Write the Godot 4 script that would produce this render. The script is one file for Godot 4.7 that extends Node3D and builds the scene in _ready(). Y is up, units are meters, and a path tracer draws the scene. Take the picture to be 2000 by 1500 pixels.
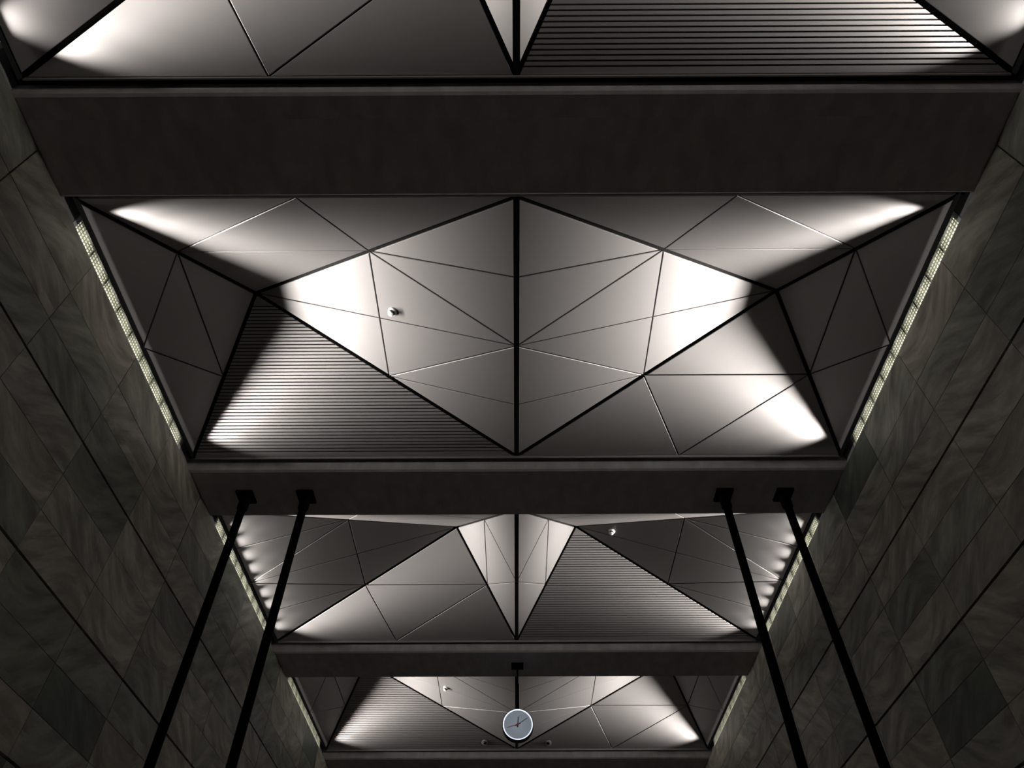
extends Node3D
# An underground hall seen from the floor: a folded metal ceiling in bays between concrete beams,
# stone clad walls, cove lights at the wall tops. Fitted in units where the ceiling edge is 1 above the eye.

const S := 6.0            # metres for one fitted unit
const EYE := 1.65
const W := 0.6825         # half width at the ceiling edge
const HM := 0.9718        # underside of the beams
const Z0 := -0.26861      # near edge of the bay overhead
const P := 0.7711         # one bay and one beam
const LB := 0.59119       # length of a bay
const ZB := 0.33538       # near face of the first beam in view
const WB := 0.15123
const APEX := [[0.16234, 1.17429], [0.52427, 1.17637]]   # folds peak near the middle and near the walls in turn

var used := {}
var M := {}

func U(x: float, y: float, z: float) -> Vector3:
	return Vector3(x * S, EYE + y * S, -z * S)

func _ready() -> void:
	view_and_light()
	materials()
	shell()
	for k in range(-2, 5):
		beam(k)
	for k in range(-1, 5):
		ceiling_bay(k)
	for k in range(-1, 5):
		for side in [-1, 1]:
			cove_light(k, side)
	hanger_posts()
	clock()
	detectors()

# ---------------------------------------------------------------- camera, air, exposure
func view_and_light() -> void:
	var cam := Camera3D.new()
	cam.name = "camera"
	var pitch := 0.84336
	var yaw := -0.00308
	var roll := -0.00217
	var f := Vector3(sin(yaw) * cos(pitch), sin(pitch), -cos(yaw) * cos(pitch))
	var r := Vector3(cos(yaw), 0, sin(yaw))
	var u := r.cross(f)
	var r2 := r * cos(roll) + u * sin(roll)
	var u2 := u * cos(roll) - r * sin(roll)
	cam.transform = Transform3D(Basis(r2, u2, -f), Vector3(-0.00596 * S, EYE, 0))
	cam.fov = rad_to_deg(2.0 * atan(750.0 / 1366.58))
	cam.near = 0.05
	cam.far = 200.0
	add_child(cam)
	cam.current = true
	var env := Environment.new()
	env.background_mode = Environment.BG_COLOR
	env.background_color = Color.BLACK
	env.tonemap_mode = Environment.TONE_MAPPER_LINEAR
	env.tonemap_exposure = 1.0
	env.sdfgi_enabled = true
	env.ssao_enabled = true
	env.ssil_enabled = true
	var we := WorldEnvironment.new()
	we.name = "environment"
	we.environment = env
	add_child(we)

const LAMP_ENERGY := 9.0
const LAMP_COLOR := Color(1.0, 0.985, 0.955)

# ---------------------------------------------------------------- materials
func mat(col: Color, rough := 0.8, spec := 0.5, metal := 0.0) -> StandardMaterial3D:
	var m := StandardMaterial3D.new()
	m.albedo_color = col
	m.roughness = rough
	m.metallic_specular = spec
	m.metallic = metal
	return m

func noise_image(w: int, h: int, seed_: int, fx: float, fy: float, slant: float, warp: float, lo: float, hi: float) -> ImageTexture:
	var a := FastNoiseLite.new()
	a.seed = seed_
	a.noise_type = FastNoiseLite.TYPE_SIMPLEX_SMOOTH
	a.frequency = 1.0
	a.fractal_octaves = 5
	a.domain_warp_enabled = warp > 0.0
	a.domain_warp_amplitude = warp
	a.domain_warp_frequency = 0.7
	var im := Image.create(w, h, true, Image.FORMAT_RGB8)
	for y in h:
		for x in w:
			var u := TAU * x / w
			# a ring in the first axis keeps the picture tiling sideways
			var q := float(y) / h
			var v := a.get_noise_3d(cos(u) * fx, sin(u) * fx, q * fy + sin(u) * slant)
			var v2 := a.get_noise_3d(cos(u) * fx + 9.0, sin(u) * fx, (q - 1.0) * fy + sin(u) * slant + 40.0)
			var t := clampf(0.5 + 0.75 * lerpf(v, v2, smoothstep(0.85, 1.0, q)), 0.0, 1.0)
			var g := lerpf(lo, hi, t)
			im.set_pixel(x, y, Color(g, g, g))
	im.generate_mipmaps()
	return ImageTexture.create_from_image(im)

func materials() -> void:
	M.panel = mat(Color(0.535, 0.52, 0.522), 0.58, 0.5, 0.6)
	M.black = mat(Color(0.035, 0.034, 0.036), 0.7, 0.3)
	M.trim = mat(Color(0.04, 0.038, 0.042), 0.55, 0.3)
	M.steel = mat(Color(0.03, 0.029, 0.029), 0.8, 0.12)
	M.reveal = mat(Color(0.40, 0.40, 0.41), 0.7)
	M.housing = mat(Color(0.62, 0.63, 0.62), 0.5)
	M.louvre = mat(Color(0.66, 0.66, 0.62), 0.45)
	M.white = mat(Color(0.88, 0.88, 0.87), 0.45)
	M.dark_plastic = mat(Color(0.06, 0.055, 0.055), 0.4)
	var conc := mat(Color(0.64, 0.625, 0.628), 0.9, 0.3)
	conc.albedo_texture = noise_image(256, 256, 5, 1.6, 5.0, 0.3, 0.6, 0.86, 1.0)
	conc.uv1_triplanar = true
	conc.uv1_world_triplanar = true
	conc.uv1_scale = Vector3(0.45, 0.45, 0.45)
	M.concrete = conc
	var fl := mat(Color(0.83, 0.815, 0.80), 0.6)
	M.floor = fl
	var veins := noise_image(512, 512, 21, 0.7, 15.0, 1.8, 0.45, 0.60, 1.06)
	var tones := [
		Color(0.52, 0.51, 0.468), Color(0.49, 0.492, 0.452), Color(0.545, 0.522, 0.482), Color(0.455, 0.463, 0.424),
		Color(0.565, 0.545, 0.507), Color(0.42, 0.432, 0.394), Color(0.51, 0.505, 0.468), Color(0.31, 0.33, 0.30)]
	var list := []
	for i in tones.size():
		var m := mat(tones[i], 0.5, 0.35)
		m.albedo_texture = veins
		m.uv1_triplanar = true
		m.uv1_world_triplanar = true
		m.uv1_scale = Vector3(0.36, 0.36, 0.36)
		m.uv1_offset = Vector3(0.13 * i, 0.29 * i, 0.41 * i)
		list.append(m)
	M.stone = list
	M.glow = glow(Color(0.96, 0.955, 0.86), 0.8)
	M.tube = glow(Color(1.0, 0.99, 0.92), 1.5)
	M.clock_face = glow(Color(0.62, 0.65, 0.68), 0.30)
	M.clock_ring = glow(Color(0.92, 0.95, 1.0), 1.1)
	M.red = mat(Color(0.62, 0.10, 0.10), 0.5)

func glow(col: Color, k: float) -> StandardMaterial3D:
	var m := mat(col, 0.6)
	m.emission_enabled = true
	m.emission = col
	m.emission_energy_multiplier = k
	return m

# ---------------------------------------------------------------- mesh helpers
func tri(st: SurfaceTool, a: Vector3, b: Vector3, c: Vector3, n: Vector3) -> void:
	st.set_normal(n)
	if (b - a).cross(c - a).dot(n) > 0.0:
		st.add_vertex(a); st.set_normal(n); st.add_vertex(c); st.set_normal(n); st.add_vertex(b)
	else:
		st.add_vertex(a); st.set_normal(n); st.add_vertex(b); st.set_normal(n); st.add_vertex(c)

func face(st: SurfaceTool, pts: Array, away: Vector3) -> void:
	# flat convex polygon whose outside lies towards "away"
	var n: Vector3 = (pts[1] - pts[0]).cross(pts[2] - pts[0])
	if n.length() < 1e-12:
		return
	n = n.normalized()
	if n.dot(away) < 0.0:
		n = -n
	for i in range(1, pts.size() - 1):
		tri(st, pts[0], pts[i], pts[i + 1], n)

func prism(st: SurfaceTool, pts: Array, lift: Vector3) -> void:
	# a convex polygon thickened by lift
	var top := []
	var c := Vector3.ZERO
	for p in pts:
		top.append(p + lift)
		c += p
	c = c / pts.size() + lift * 0.5
	face(st, pts, -lift)
	face(st, top, lift)
	for i in pts.size():
		var j: int = (i + 1) % pts.size()
		var q := [pts[i], pts[j], top[j], top[i]]
		face(st, q, (pts[i] + pts[j]) * 0.5 + lift * 0.5 - c)

func panel(st: SurfaceTool, pts: Array, up: Vector3, thick: float, e: float) -> void:
	# a sheet whose lower edges are folded back by e
	var c := Vector3.ZERO
	for p in pts:
		c += p
	c /= pts.size()
	var low := []
	for i in pts.size():
		var a: Vector3 = (pts[i] - pts[i - 1]).normalized()
		var b: Vector3 = (pts[(i + 1) % pts.size()] - pts[i]).normalized()
		var na := up.cross(a)
		if na.dot(c - pts[i]) < 0.0:
			na = -na
		var nb := up.cross(b)
		if nb.dot(c - pts[i]) < 0.0:
			nb = -nb
		low.append(pts[i] + (na + nb) * (e / maxf(1.0 + na.dot(nb), 0.12)))
	var mid := []
	var top := []
	for p in pts:
		mid.append(p + up * e)
		top.append(p + up * thick)
	face(st, low, -up)
	face(st, top, up)
	for i in pts.size():
		var j: int = (i + 1) % pts.size()
		var out: Vector3 = (pts[i] + pts[j]) * 0.5 - c
		face(st, [low[i], low[j], mid[j], mid[i]], out - up * out.length())
		face(st, [mid[i], mid[j], top[j], top[i]], out)

func box(st: SurfaceTool, a: Vector3, b: Vector3) -> void:
	var lo := Vector3(minf(a.x, b.x), minf(a.y, b.y), minf(a.z, b.z))
	var hi := Vector3(maxf(a.x, b.x), maxf(a.y, b.y), maxf(a.z, b.z))
	prism(st, [lo, Vector3(hi.x, lo.y, lo.z), Vector3(hi.x, lo.y, hi.z), Vector3(lo.x, lo.y, hi.z)], Vector3(0, hi.y - lo.y, 0))

func chamfer_box(st: SurfaceTool, a: Vector3, b: Vector3, axis: int, e: float) -> void:
	# a bar with its four long edges cut at 45 degrees
	var lo := Vector3(minf(a.x, b.x), minf(a.y, b.y), minf(a.z, b.z))
	var hi := Vector3(maxf(a.x, b.x), maxf(a.y, b.y), maxf(a.z, b.z))
	var u := (axis + 1) % 3
	var v := (axis + 2) % 3
	var ring := [[lo[u] + e, lo[v]], [hi[u] - e, lo[v]], [hi[u], lo[v] + e], [hi[u], hi[v] - e], [hi[u] - e, hi[v]], [lo[u] + e, hi[v]], [lo[u], hi[v] - e], [lo[u], lo[v] + e]]
	var pts := []
	for r in ring:
		var p := Vector3.ZERO
		p[axis] = lo[axis]
		p[u] = r[0]
		p[v] = r[1]
		pts.append(p)
	var l := Vector3.ZERO
	l[axis] = hi[axis] - lo[axis]
	prism(st, pts, l)

func lathe(st: SurfaceTool, prof: Array, t: Transform3D, n := 24) -> void:
	# profile of [radius, height] turned round the y axis of t
	for i in n:
		var a0 := TAU * i / n
		var a1 := TAU * (i + 1) / n
		for k in prof.size() - 1:
			var p: Array = prof[k]
			var q: Array = prof[k + 1]
			var a: Vector3 = t * Vector3(p[0] * cos(a0), p[1], p[0] * sin(a0))
			var b: Vector3 = t * Vector3(p[0] * cos(a1), p[1], p[0] * sin(a1))
			var c: Vector3 = t * Vector3(q[0] * cos(a1), q[1], q[0] * sin(a1))
			var d: Vector3 = t * Vector3(q[0] * cos(a0), q[1], q[0] * sin(a0))
			var am := (a0 + a1) * 0.5
			var out := t.basis * Vector3((q[1] - p[1]) * cos(am), p[0] - q[0], (q[1] - p[1]) * sin(am))
			if out.length() < 1e-9:
				continue
			if p[0] > 1e-6:
				face(st, [a, b, c] if q[0] > 1e-6 else [a, b, d], out)
			if q[0] > 1e-6:
				face(st, [a, c, d], out)

func begin() -> SurfaceTool:
	var st := SurfaceTool.new()
	st.begin(Mesh.PRIMITIVE_TRIANGLES)
	return st

func obj(called: String, st: SurfaceTool, m: Material, parent: Node = null) -> MeshInstance3D:
	var o := MeshInstance3D.new()
	o.mesh = st.commit()
	o.material_override = m
	o.name = called if parent else numbered(called)
	(parent if parent else self).add_child(o, true)
	return o

func numbered(called: String) -> String:
	var n: int = used.get(called, 0)
	used[called] = n + 1
	return called if n == 0 else "%s_%03d" % [called, n]

func thing(called: String, label: String, category: String, group := "", kind := "") -> Node3D:
	var o := Node3D.new()
	o.name = numbered(called)
	add_child(o)
	tag(o, label, category, group, kind)
	return o

func tag(o: Node, label: String, category: String, group := "", kind := "") -> void:
	o.set_meta("label", label)
	o.set_meta("category", category)
	if group:
		o.set_meta("group", group)
	if kind:
		o.set_meta("kind", kind)

# ---------------------------------------------------------------- the hall
const FAR := 3.60
const NEAR := -1.25
const STONE_X := 0.683
const BACK_X := 0.715

func shell() -> void:
	var st := begin()
	box(st, Vector3(-BACK_X * S - 0.4, -0.3, -NEAR * S + 0.4), Vector3(BACK_X * S + 0.4, 0, -FAR * S - 0.4))
	tag(obj("floor", st, M.floor), "grey stone floor of the hall below the view", "floor", "", "structure")
	st = begin()
	box(st, U(-BACK_X, 1.26, NEAR) - Vector3(0.4, 0, 0), U(BACK_X, 1.31, FAR) + Vector3(0.4, 0, 0))
	tag(obj("roof_slab", st, M.concrete), "concrete roof slab above the folded ceiling", "roof", "", "structure")
	for e in [["wall_back", NEAR, NEAR - 0.06, "plain concrete end wall behind the viewer"], ["wall_front", FAR, FAR + 0.06, "plain concrete end wall beyond the furthest beam"]]:
		st = begin()
		box(st, U(-BACK_X, -EYE / S, e[1]) - Vector3(0.4, 0, 0), U(BACK_X, 1.31, e[2]) + Vector3(0.4, 0, 0))
		tag(obj(e[0], st, M.concrete), e[3], "wall", "", "structure")
	for side in [-1, 1]:
		stone_wall(side)

func stone_wall(side: int) -> void:
	var left := side < 0
	var st := begin()
	box(st, U(side * BACK_X, -EYE / S, NEAR), U(side * BACK_X, 1.31, FAR) + Vector3(side * 0.4, 0, 0))
	var wall := obj("wall_left" if left else "wall_right", st, M.reveal)
	tag(wall, "%s wall clad in veined grey green stone slabs" % ("left" if left else "right"), "wall", "", "structure")
	var rng := RandomNumberGenerator.new()
	rng.seed = 77 if left else 78
	var rows := [HM - 0.0012, 0.8935]
	for i in 9:
		rows.append(0.8275 - 0.066 * i)
	var front := side * STONE_X * S
	var depth := side * 0.055
	var col0 := ZB + WB * 0.5
	var meshes := {}
	for r in rows.size() - 1:
		for c in range(-9, 17):
			var za := maxf(col0 + P / 4.0 * c, NEAR + 0.002)
			var zb := minf(col0 + P / 4.0 * (c + 1), FAR - 0.002)
			if zb - za < 0.01:
				continue
			# every third bed joint is a wide one, and the upright joint under each beam
			var gt := 0.013 if r % 3 == 0 and r > 0 else 0.003
			var gb := 0.013 if r % 3 == 2 else 0.003
			var ga := 0.007 if posmod(c, 4) == 0 else 0.003
			var gz := 0.007 if posmod(c + 1, 4) == 0 else 0.003
			var kind := rng.randi() % 7
			if rng.randf() < 0.015:
				kind = 7
			if (r == 7 and c == 3) or (not left and r == 0 and c == 3):
				kind = 7
			var proud := rng.randf_range(0.0, 0.002)
			var s2 := begin()
			var a := U(0, rows[r], za) - Vector3(0, gt, ga)
			var b := U(0, rows[r + 1], zb) + Vector3(0, gb, gz)
			a.x = front - side * proud
			b.x = front + depth
			box(s2, a, b)
			obj("stone_slab", s2, M.stone[kind], wall)
	st = begin()
	box(st, Vector3(front, 0, -NEAR * S), Vector3(front + depth, EYE + rows[-1] * S, -FAR * S))
	obj("stone_plinth", st, M.stone[1], wall)
	st = begin()   # the ledge behind the top course
	box(st, Vector3(front + depth, EYE + (HM - 0.006) * S, -NEAR * S), Vector3(side * BACK_X * S, EYE + (HM - 0.002) * S, -FAR * S))
	obj("ledge", st, M.reveal, wall)

var beam_words := ["furthest behind the viewer", "next behind the viewer", "nearest, crossing the top of the view", "second, carrying four black posts", "third, carrying the clock", "fourth, at the bottom of the view", "beyond the view"]

func beam(k: int) -> void:
	# k = 0 is the wide beam near the top of the view
	var za := ZB + k * P
	var zb := za + WB
	var st := begin()
	var lo := U(-BACK_X, HM, za)
	var hi := U(BACK_X, 1.26, zb)
	chamfer_box(st, lo, hi, 0, 0.022)
	var o := obj("concrete_beam", st, M.concrete)
	tag(o, "dark concrete ceiling beam, " + beam_words[k + 2], "beam", "concrete beams across the hall", "structure")

# ---------------------------------------------------------------- folded ceiling
const FOLD := 0.023
const SEAM := 0.0065
const END := 0.004
const THICK := 0.022

func bay_points(k: int) -> Dictionary:
	var zn := Z0 + k * P
	var zf := zn + LB
	var ap: Array = APEX[posmod(k, 2)]
	return {"TL": U(-W, 1, zn), "T": U(0, 1, zn), "TR": U(W, 1, zn), "BL": U(-W, 1, zf), "B": U(0, 1, zf), "BR": U(W, 1, zf),
		"L": U(-ap[0], ap[1], (zn + zf) / 2), "R": U(ap[0], ap[1], (zn + zf) / 2)}

var bay_words := ["behind the viewer", "overhead at the top of the view", "with the wide bright diamond, below the nearest beam", "with the narrow bright diamond, behind the black posts", "behind the clock, furthest in view", "beyond the fourth beam"]

func ceiling_bay(k: int) -> void:
	var q := bay_points(k)
	var wide := posmod(k, 2) == 1     # the middle diamond is wide, the wall facets narrow
	var bay := thing("ceiling", "folded metal ceiling bay " + bay_words[k + 1], "ceiling", "folded ceiling bays", "structure")
	for s in [["L", "TL", "BL"], ["R", "TR", "BR"]]:
		# facet at the wall, facet of the diamond, facets at the two beams
		facet(bay, "wall_facet", q[s[1]], q[s[2]], q[s[0]], not wide, true)
		facet(bay, "diamond_facet", q["T"], q["B"], q[s[0]], wide, true)
		facet(bay, "near_facet", q[s[1]], q["T"], q[s[0]], false, false)
		if (s[0] == "L") == wide:
			slatted(bay, q[s[0]], q[s[2]], q["B"])
		else:
			facet(bay, "far_facet", q[s[2]], q["B"], q[s[0]], false, false)
	# black bar along the valley, black angles at the walls, shadow gaps and rims at the beams
	var up := Vector3(0, 1, 0)
	var st := begin()
	box(st, q["T"] + Vector3(-0.03, 0.004, 0.03), q["B"] + Vector3(0.03, 0.03, -0.03))
	obj("valley_bar", st, M.trim, bay)
	for s in [[q["TL"], q["BL"], -1], [q["TR"], q["BR"], 1]]:
		st = begin()
		var lean := 0.0134 if wide else 0.006
		var drop := 0.0134 if wide else 0.0225
		var along: Vector3 = s[1] - s[0] - Vector3(0, 0, 0.04)
		var e0: Vector3 = s[0] + Vector3(0, 0, 0.02)
		prism(st, [e0 + Vector3(s[2] * 0.012, -drop, 0), e0 + Vector3(-s[2] * 0.012, lean, 0), e0 + Vector3(-s[2] * 0.012, 0.11, 0), e0 + Vector3(s[2] * 0.012, 0.11, 0)], along)
		obj("edge_angle", st, M.trim, bay)
		st = begin()   # lid between the folded ceiling and the wall
		box(st, s[0] + Vector3(s[2] * 0.012, 0.10, 0.08), Vector3(s[2] * BACK_X * S, s[1].y + 0.12, s[1].z - 0.06))
		obj("cove_lid", st, M.black, bay)
	for e in [[q["TL"], q["TR"], 1, WB + ZB + (k - 1) * P], [q["BL"], q["BR"], -1, ZB + k * P]]:
		st = begin()
		box(st, e[0] + Vector3(0.03, -0.03 if e[2] < 0 else 0.0, 0), e[1] + Vector3(-0.03, 0.03, e[2] * 0.012))
		obj("end_rim", st, M.panel, bay)
		st = begin()
		box(st, Vector3(-BACK_X * S, e[0].y + 0.055, e[0].z - e[2] * 0.03), Vector3(BACK_X * S, e[0].y + 0.075, -e[3] * S))
		obj("shadow_gap", st, M.black, bay)

func backing(bay: Node3D, called: String, a: Vector3, b: Vector3, c: Vector3) -> MeshInstance3D:
	var st := begin()
	prism(st, [a + Vector3(0, 0.055, 0), b + Vector3(0, 0.055, 0), c + Vector3(0, 0.055, 0)], Vector3(0, 0.012, 0))
	return obj(called, st, M.black, bay)

func inset(p: Array, d: Array) -> Array:
	# triangle with edge i (from point i to point i + 1) moved inwards by d[i]
	var n: Vector3 = (p[1] - p[0]).cross(p[2] - p[0]).normalized()
	var area2: float = (p[1] - p[0]).cross(p[2] - p[0]).length()
	var len := []
	var h := []
	for i in 3:
		len.append(p[i].distance_to(p[(i + 1) % 3]))
		h.append(area2 / len[i])
	var out := []
	for i in 3:
		# barycentric: distance from edge i is h[i] times the weight of point i + 2
		var j := (i + 1) % 3
		var k := (i + 2) % 3
		# vertex i lies on edges i and k: distances d[i], d[k]; weight of k from edge i, weight of j from edge k
		var wk: float = d[i] / h[i]
		var wj: float = d[k] / h[k]
		out.append(p[i] * (1.0 - wk - wj) + p[k] * wk + p[j] * wj)
	return out

func facet(bay: Node3D, called: String, a: Vector3, b: Vector3, s: Vector3, fine: bool, along: bool) -> void:
	# a-b is the base edge (along the hall, or at a beam), s the peak; cut at the middles of its edges, finer if asked
	var back := backing(bay, called, a, b, s)
	var base := FOLD if along else END
	var ma := (a + s) * 0.5
	var mb := (b + s) * 0.5
	var mm := (a + b) * 0.5
	var tris := []
	if fine:
		var qa := (a + mm) * 0.5
		var qb := (b + mm) * 0.5
		var c := (ma + mb) * 0.5
		tris = [[a, ma, qa, FOLD, SEAM, base], [qa, ma, mm, SEAM, SEAM, base], [b, mb, qb, FOLD, SEAM, base], [qb, mb, mm, SEAM, SEAM, base],
			[s, ma, c, FOLD, SEAM, SEAM], [s, c, mb, SEAM, SEAM, FOLD], [ma, c, mm, SEAM, SEAM, SEAM], [c, mb, mm, SEAM, SEAM, SEAM]]
	else:
		tris = [[a, ma, mm, FOLD, SEAM, base], [b, mb, mm, FOLD, SEAM, base], [s, ma, mb, FOLD, SEAM, FOLD], [ma, mb, mm, SEAM, SEAM, SEAM]]
	var up: Vector3 = (b - a).cross(s - a).normalized()
	if up.y < 0:
		up = -up
	for t in tris:
		var st := begin()
		panel(st, inset([t[0], t[1], t[2]], [t[3], t[4], t[5]]), up, THICK, 0.0045)
		obj("ceiling_panel", st, M.panel, back)

func slatted(bay: Node3D, s: Vector3, wall: Vector3, mid: Vector3) -> void:
	var back := backing(bay, "slatted_facet", wall, mid, s)
	var up: Vector3 = (wall - mid).cross(s - mid).normalized()
	if up.y < 0:
		up = -up
	var run := absf(wall.z - s.z)
	var shift_w := FOLD / ((wall - s).cross(Vector3.RIGHT).length() / wall.distance_to(s))
	var shift_m := FOLD / ((mid - s).cross(Vector3.RIGHT).length() / mid.distance_to(s))
	var dir := signf(mid.x - wall.x)
	var pitch := 0.0061 * S
	var cuts := [0.0, 0.0235 * S]
	while cuts[-1] + pitch < run - 0.045:
		cuts.append(cuts[-1] + pitch)
	cuts.append(run)
	var smin: float = (shift_w + shift_m) / absf(mid.x - wall.x)
	for i in cuts.size() - 1:
		var t0: float = maxf(cuts[i] / run + (0.0052 / run if i > 0 else 0.0), smin)
		var t1: float = (cuts[i + 1] - (0.0052 if i < cuts.size() - 2 else 0.004)) / run
		var ends := []
		for t in [t0, t1]:
			var aw := s.lerp(wall, t)
			var am := s.lerp(mid, t)
			ends.append([aw + Vector3(dir * shift_w, 0, 0), am - Vector3(dir * shift_m, 0, 0)])
		var pts := [ends[0][0], ends[0][1], ends[1][1], ends[1][0]]
		if t0 <= smin + 1e-6:
			pts = [ends[0][0], ends[1][1], ends[1][0]]
		var st := begin()
		panel(st, pts, up, 0.016, 0.002)
		obj("slat", st, M.panel, back)

# ---------------------------------------------------------------- cove lights
var cove_words := ["behind the viewer", "overhead, above the nearest beam", "beside the wide diamond bay", "behind the black posts", "in the bay behind the clock", "beyond the fourth beam"]

func cove_light(k: int, side: int) -> void:
	var zc := Z0 + k * P + LB / 2
	var half := 0.2525
	var x := 0.698 * S
	var y0 := EYE + 0.986 * S
	var y1 := EYE + 1.016 * S
	var t := thing("cove_light", "louvred strip light on top of the %s stone wall %s" % ["left" if side < 0 else "right", cove_words[k + 1]], "light", "strip lights along the wall tops")
	t.position = Vector3(side * x, y0, -zc * S)
	var h := y1 - y0
	var L := half * S
	var st := begin()
	var d := side * 0.05
	box(st, Vector3(d, -0.008, -L), Vector3(side * 0.066, h + 0.004, L))
	box(st, Vector3(0, -0.008, -L), Vector3(d, 0, L))
	box(st, Vector3(0, h, -L), Vector3(d, h + 0.004, L))
	obj("housing", st, M.housing, t)
	for e in [-1, 1]:
		st = begin()
		box(st, Vector3(-side * 0.012, -0.01, e * L), Vector3(side * 0.066, h + 0.006, e * (L + 0.045)))
		obj("end_cap", st, M.housing, t)
	st = begin()
	box(st, Vector3(side * 0.022, 0.085, -L + 0.002), Vector3(side * 0.034, h - 0.004, L - 0.002))
	obj("light_diffuser", st, M.glow, t)
	st = begin()
	chamfer_box(st, Vector3(side * 0.016, 0.035, -L + 0.01), Vector3(side * 0.04, 0.082, L - 0.01), 2, 0.006)
	obj("lamp_tube", st, M.tube, t)
	var n := 9
	var seg := 2.0 * L / n
	for i in n:
		var za := -L + seg * i
		var lo := begin()
		box(lo, Vector3(-side * 0.004, 0, za), Vector3(side * 0.015, h, za + 0.012))
		box(lo, Vector3(-side * 0.004, 0, za + seg - 0.012), Vector3(side * 0.015, h, za + seg - 0.001))
		for r in [0.042, 0.083, 0.124, 0.165]:
			box(lo, Vector3(0, r - 0.003, za + 0.01), Vector3(side * 0.012, r + 0.003, za + seg - 0.01))
		for c in range(1, 9):
			var z := za + seg * c / 9.0
			box(lo, Vector3(0.001 * side, 0, z - 0.0035), Vector3(side * 0.011, h, z + 0.0035))
		obj("louvre", lo, M.louvre, t)
	for e in [-1, 1]:
		st = begin()
		var reach: float = (LB / 2 + 0.013) * S
		box(st, Vector3(-side * 0.004, -0.075, e * (L + 0.046)), Vector3(side * 0.01, h + 0.02, e * reach))
		obj("blank_plate", st, M.reveal, t)
	# the louvres throw the light of the tube upwards and across the hall, one beam for each
	var tilt := deg_to_rad(29.0)
	for i in n:
		var a := SpotLight3D.new()
		a.name = "beam_light"
		a.light_energy = LAMP_ENERGY
		a.light_color = LAMP_COLOR
		a.light_size = 0.013
		a.spot_angle = 37.0
		a.spot_angle_attenuation = 1.0
		a.spot_range = 40.0
		a.spot_attenuation = 2.0
		a.shadow_enabled = true
		var zb := -Vector3(-side * cos(tilt), sin(tilt), 0)
		var yb := Vector3(0, 0, 1)
		a.transform = Transform3D(Basis(yb.cross(zb), yb, zb), Vector3(-side * 0.010, EYE + 0.9918 * S - y0, -L + seg * (i + 0.5)))
		t.add_child(a, true)

# ---------------------------------------------------------------- posts, clock, detectors
func hanger_posts() -> void:
	var words := ["outer black post on the left, nearest the left wall", "inner black post on the left, left of the clock", "inner black post on the right, right of the clock", "outer black post on the right, nearest the right wall"]
	var xs := [-0.5855, -0.4555, 0.447, 0.5765]
	for i in 4:
		var t := thing("hanger_post", words[i] + ", fixed under the second beam", "post", "black steel posts under the second beam")
		var top := U(xs[i], HM, 1.187)
		t.position = Vector3(top.x, 0, top.z)
		var st := begin()
		chamfer_box(st, Vector3(-0.107, top.y - 0.03, -0.125), Vector3(0.107, top.y, 0.125), 1, 0.004)
		obj("mounting_plate", st, M.steel, t)
		st = begin()
		lathe(st, [[0.0, 0.0], [0.05, 0.0], [0.05, top.y - 0.03], [0.0, top.y - 0.03]], Transform3D.IDENTITY, 28)
		obj("rod", st, M.steel, t)
		st = begin()
		lathe(st, [[0.05, top.y - 0.24], [0.066, top.y - 0.21], [0.068, top.y - 0.03], [0.0, top.y - 0.03]], Transform3D.IDENTITY, 28)
		obj("collar", st, M.steel, t)

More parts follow.
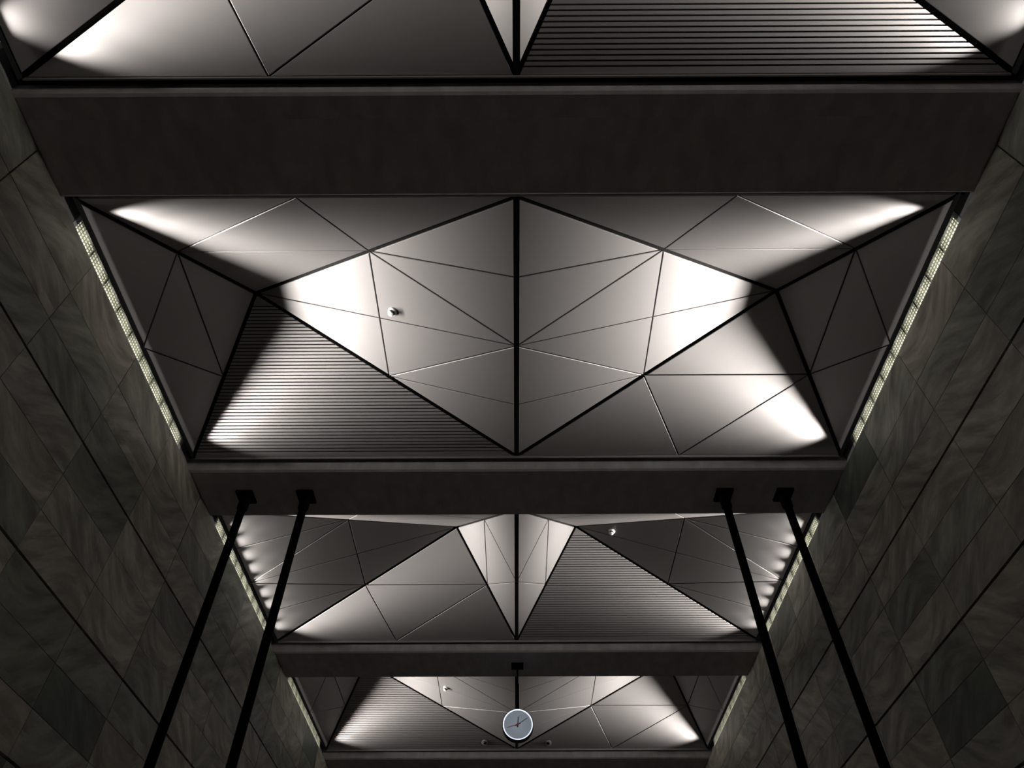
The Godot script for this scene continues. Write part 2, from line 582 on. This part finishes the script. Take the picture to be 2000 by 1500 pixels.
func clock() -> void:
	var t := thing("hanging_clock", "round lit clock with red second hand hanging from the third beam", "clock")
	var top := U(0.0018, HM, 1.9565)
	var c := U(0.0018, 0.802, 1.9565)
	t.position = c
	var R := 0.247
	var dy := top.y - c.y
	var st := begin()
	chamfer_box(st, Vector3(-0.103, dy - 0.03, -0.103), Vector3(0.103, dy, 0.103), 1, 0.004)
	obj("mounting_plate", st, M.steel, t)
	st = begin()
	lathe(st, [[0.0, R - 0.01], [0.025, R - 0.01], [0.025, dy - 0.33], [0.015, dy - 0.32], [0.015, dy - 0.03], [0.0, dy - 0.03]], Transform3D.IDENTITY, 20)
	obj("pole", st, M.steel, t)
	var turn := Transform3D(Basis(Vector3.RIGHT, PI / 2), Vector3.ZERO)   # y of the lathe to +z
	st = begin()
	lathe(st, [[0.0, -0.06], [R - 0.012, -0.06], [R + 0.008, -0.05], [R + 0.008, 0.05], [R, 0.06], [R - 0.004, 0.06], [R - 0.004, 0.045], [0.0, 0.045]], turn, 48)
	obj("case", st, M.dark_plastic, t)
	st = begin()
	lathe(st, [[R - 0.02, 0.047], [R - 0.02, 0.054], [R - 0.004, 0.056], [R - 0.004, 0.047]], turn, 48)
	obj("light_ring", st, M.clock_ring, t)
	st = begin()
	lathe(st, [[R - 0.02, 0.046], [R - 0.02, 0.049], [0.0, 0.049]], turn, 48)
	var dial := obj("lit_display_dial", st, M.clock_face, t)
	for hnd in [[4.0, 0.125, 0.011, M.dark_plastic, 0.0, "hour_hand"], [57.0, 0.19, 0.007, M.dark_plastic, 0.003, "minute_hand"], [254.0, 0.185, 0.006, M.red, 0.006, "second_hand"]]:
		var ang := deg_to_rad(hnd[0])
		var dir := Vector3(sin(ang), cos(ang), 0)
		var sd := Vector3(cos(ang), -sin(ang), 0)
		var z := Vector3(0, 0, 0.051 + hnd[4])
		st = begin()
		var w: float = hnd[2]
		prism(st, [z - dir * 0.045 - sd * w, z - dir * 0.045 + sd * w, z + dir * hnd[1] + sd * w * 0.5, z + dir * hnd[1] - sd * w * 0.5], Vector3(0, 0, 0.002))
		obj(hnd[5], st, hnd[3], t)
	st = begin()
	lathe(st, [[0.0, 0.05], [0.017, 0.05], [0.017, 0.062], [0.0, 0.062]], turn, 20)
	obj("hub", st, M.red, t)
	var o := OmniLight3D.new()
	o.name = "dial_light"
	o.light_energy = 0.012
	o.light_color = Color(0.85, 0.9, 1.0)
	o.light_size = 0.15
	o.omni_range = 30.0
	o.omni_attenuation = 2.0
	o.shadow_enabled = true
	o.position = Vector3(0, 0, 0.25)
	t.add_child(o)

func on_facet(x: float, y: float, z: float, a: Vector3, b: Vector3, c: Vector3) -> Transform3D:
	# frame on a facet: y points down into the hall
	var n := (b - a).cross(c - a).normalized()
	if n.y > 0:
		n = -n
	var p := U(x, y, z)
	p -= n * (p - a).dot(n)
	var xa := n.cross(Vector3(0, 0, 1)).normalized()
	return Transform3D(Basis(xa, n, xa.cross(n)), p)

func detectors() -> void:
	var q1 := bay_points(1)
	var q2 := bay_points(2)
	var q3 := bay_points(3)
	var list := [
		["small white smoke detector on the wide bright diamond, left of the valley", on_facet(-0.2333, 1.0785, 0.775, q1["T"], q1["B"], q1["L"])],
		["small white smoke detector on the dark right facet above the slats, behind the posts", on_facet(0.257, 1.1426, 1.548, q2["TR"], q2["BR"], q2["R"])],
		["small white smoke detector on the furthest diamond, up left of the clock", on_facet(-0.2377, 1.08, 2.3287, q3["T"], q3["B"], q3["L"])]]
	for e in list:
		var t := thing("smoke_detector", e[0], "detector", "smoke detectors on the ceiling")
		t.transform = e[1]
		var st := begin()
		lathe(st, [[0.0, 0.0], [0.052, 0.0], [0.054, 0.006], [0.052, 0.018], [0.036, 0.026], [0.0, 0.026]], Transform3D.IDENTITY)
		obj("base_plate", st, M.white, t)
		st = begin()
		lathe(st, [[0.036, 0.026], [0.036, 0.042], [0.03, 0.046]], Transform3D.IDENTITY)
		obj("sensor_band", st, M.dark_plastic, t)
		st = begin()
		lathe(st, [[0.032, 0.042], [0.036, 0.050], [0.032, 0.062], [0.016, 0.068], [0.0, 0.069]], Transform3D.IDENTITY)
		obj("sensor_head", st, M.white, t)
	for e in [["small round ceiling sensor on the slats, down left of the clock", on_facet(-0.1135, 1.0137, 2.6129, q3["BL"], q3["B"], q3["L"])],
			["small round ceiling sensor on the smooth panel, down right of the clock", on_facet(0.1128, 1.0122, 2.6154, q3["BR"], q3["B"], q3["R"])]]:
		var t := thing("ceiling_sensor", e[0], "sensor", "round sensors below the clock")
		t.transform = e[1]
		var st := begin()
		lathe(st, [[0.0, 0.0], [0.066, 0.0], [0.066, 0.006], [0.058, 0.01], [0.0, 0.01]], Transform3D.IDENTITY)
		obj("base_plate", st, M.housing, t)
		st = begin()
		lathe(st, [[0.034, 0.01], [0.034, 0.02], [0.026, 0.034], [0.0, 0.042]], Transform3D.IDENTITY)
		obj("lens", st, M.dark_plastic, t)
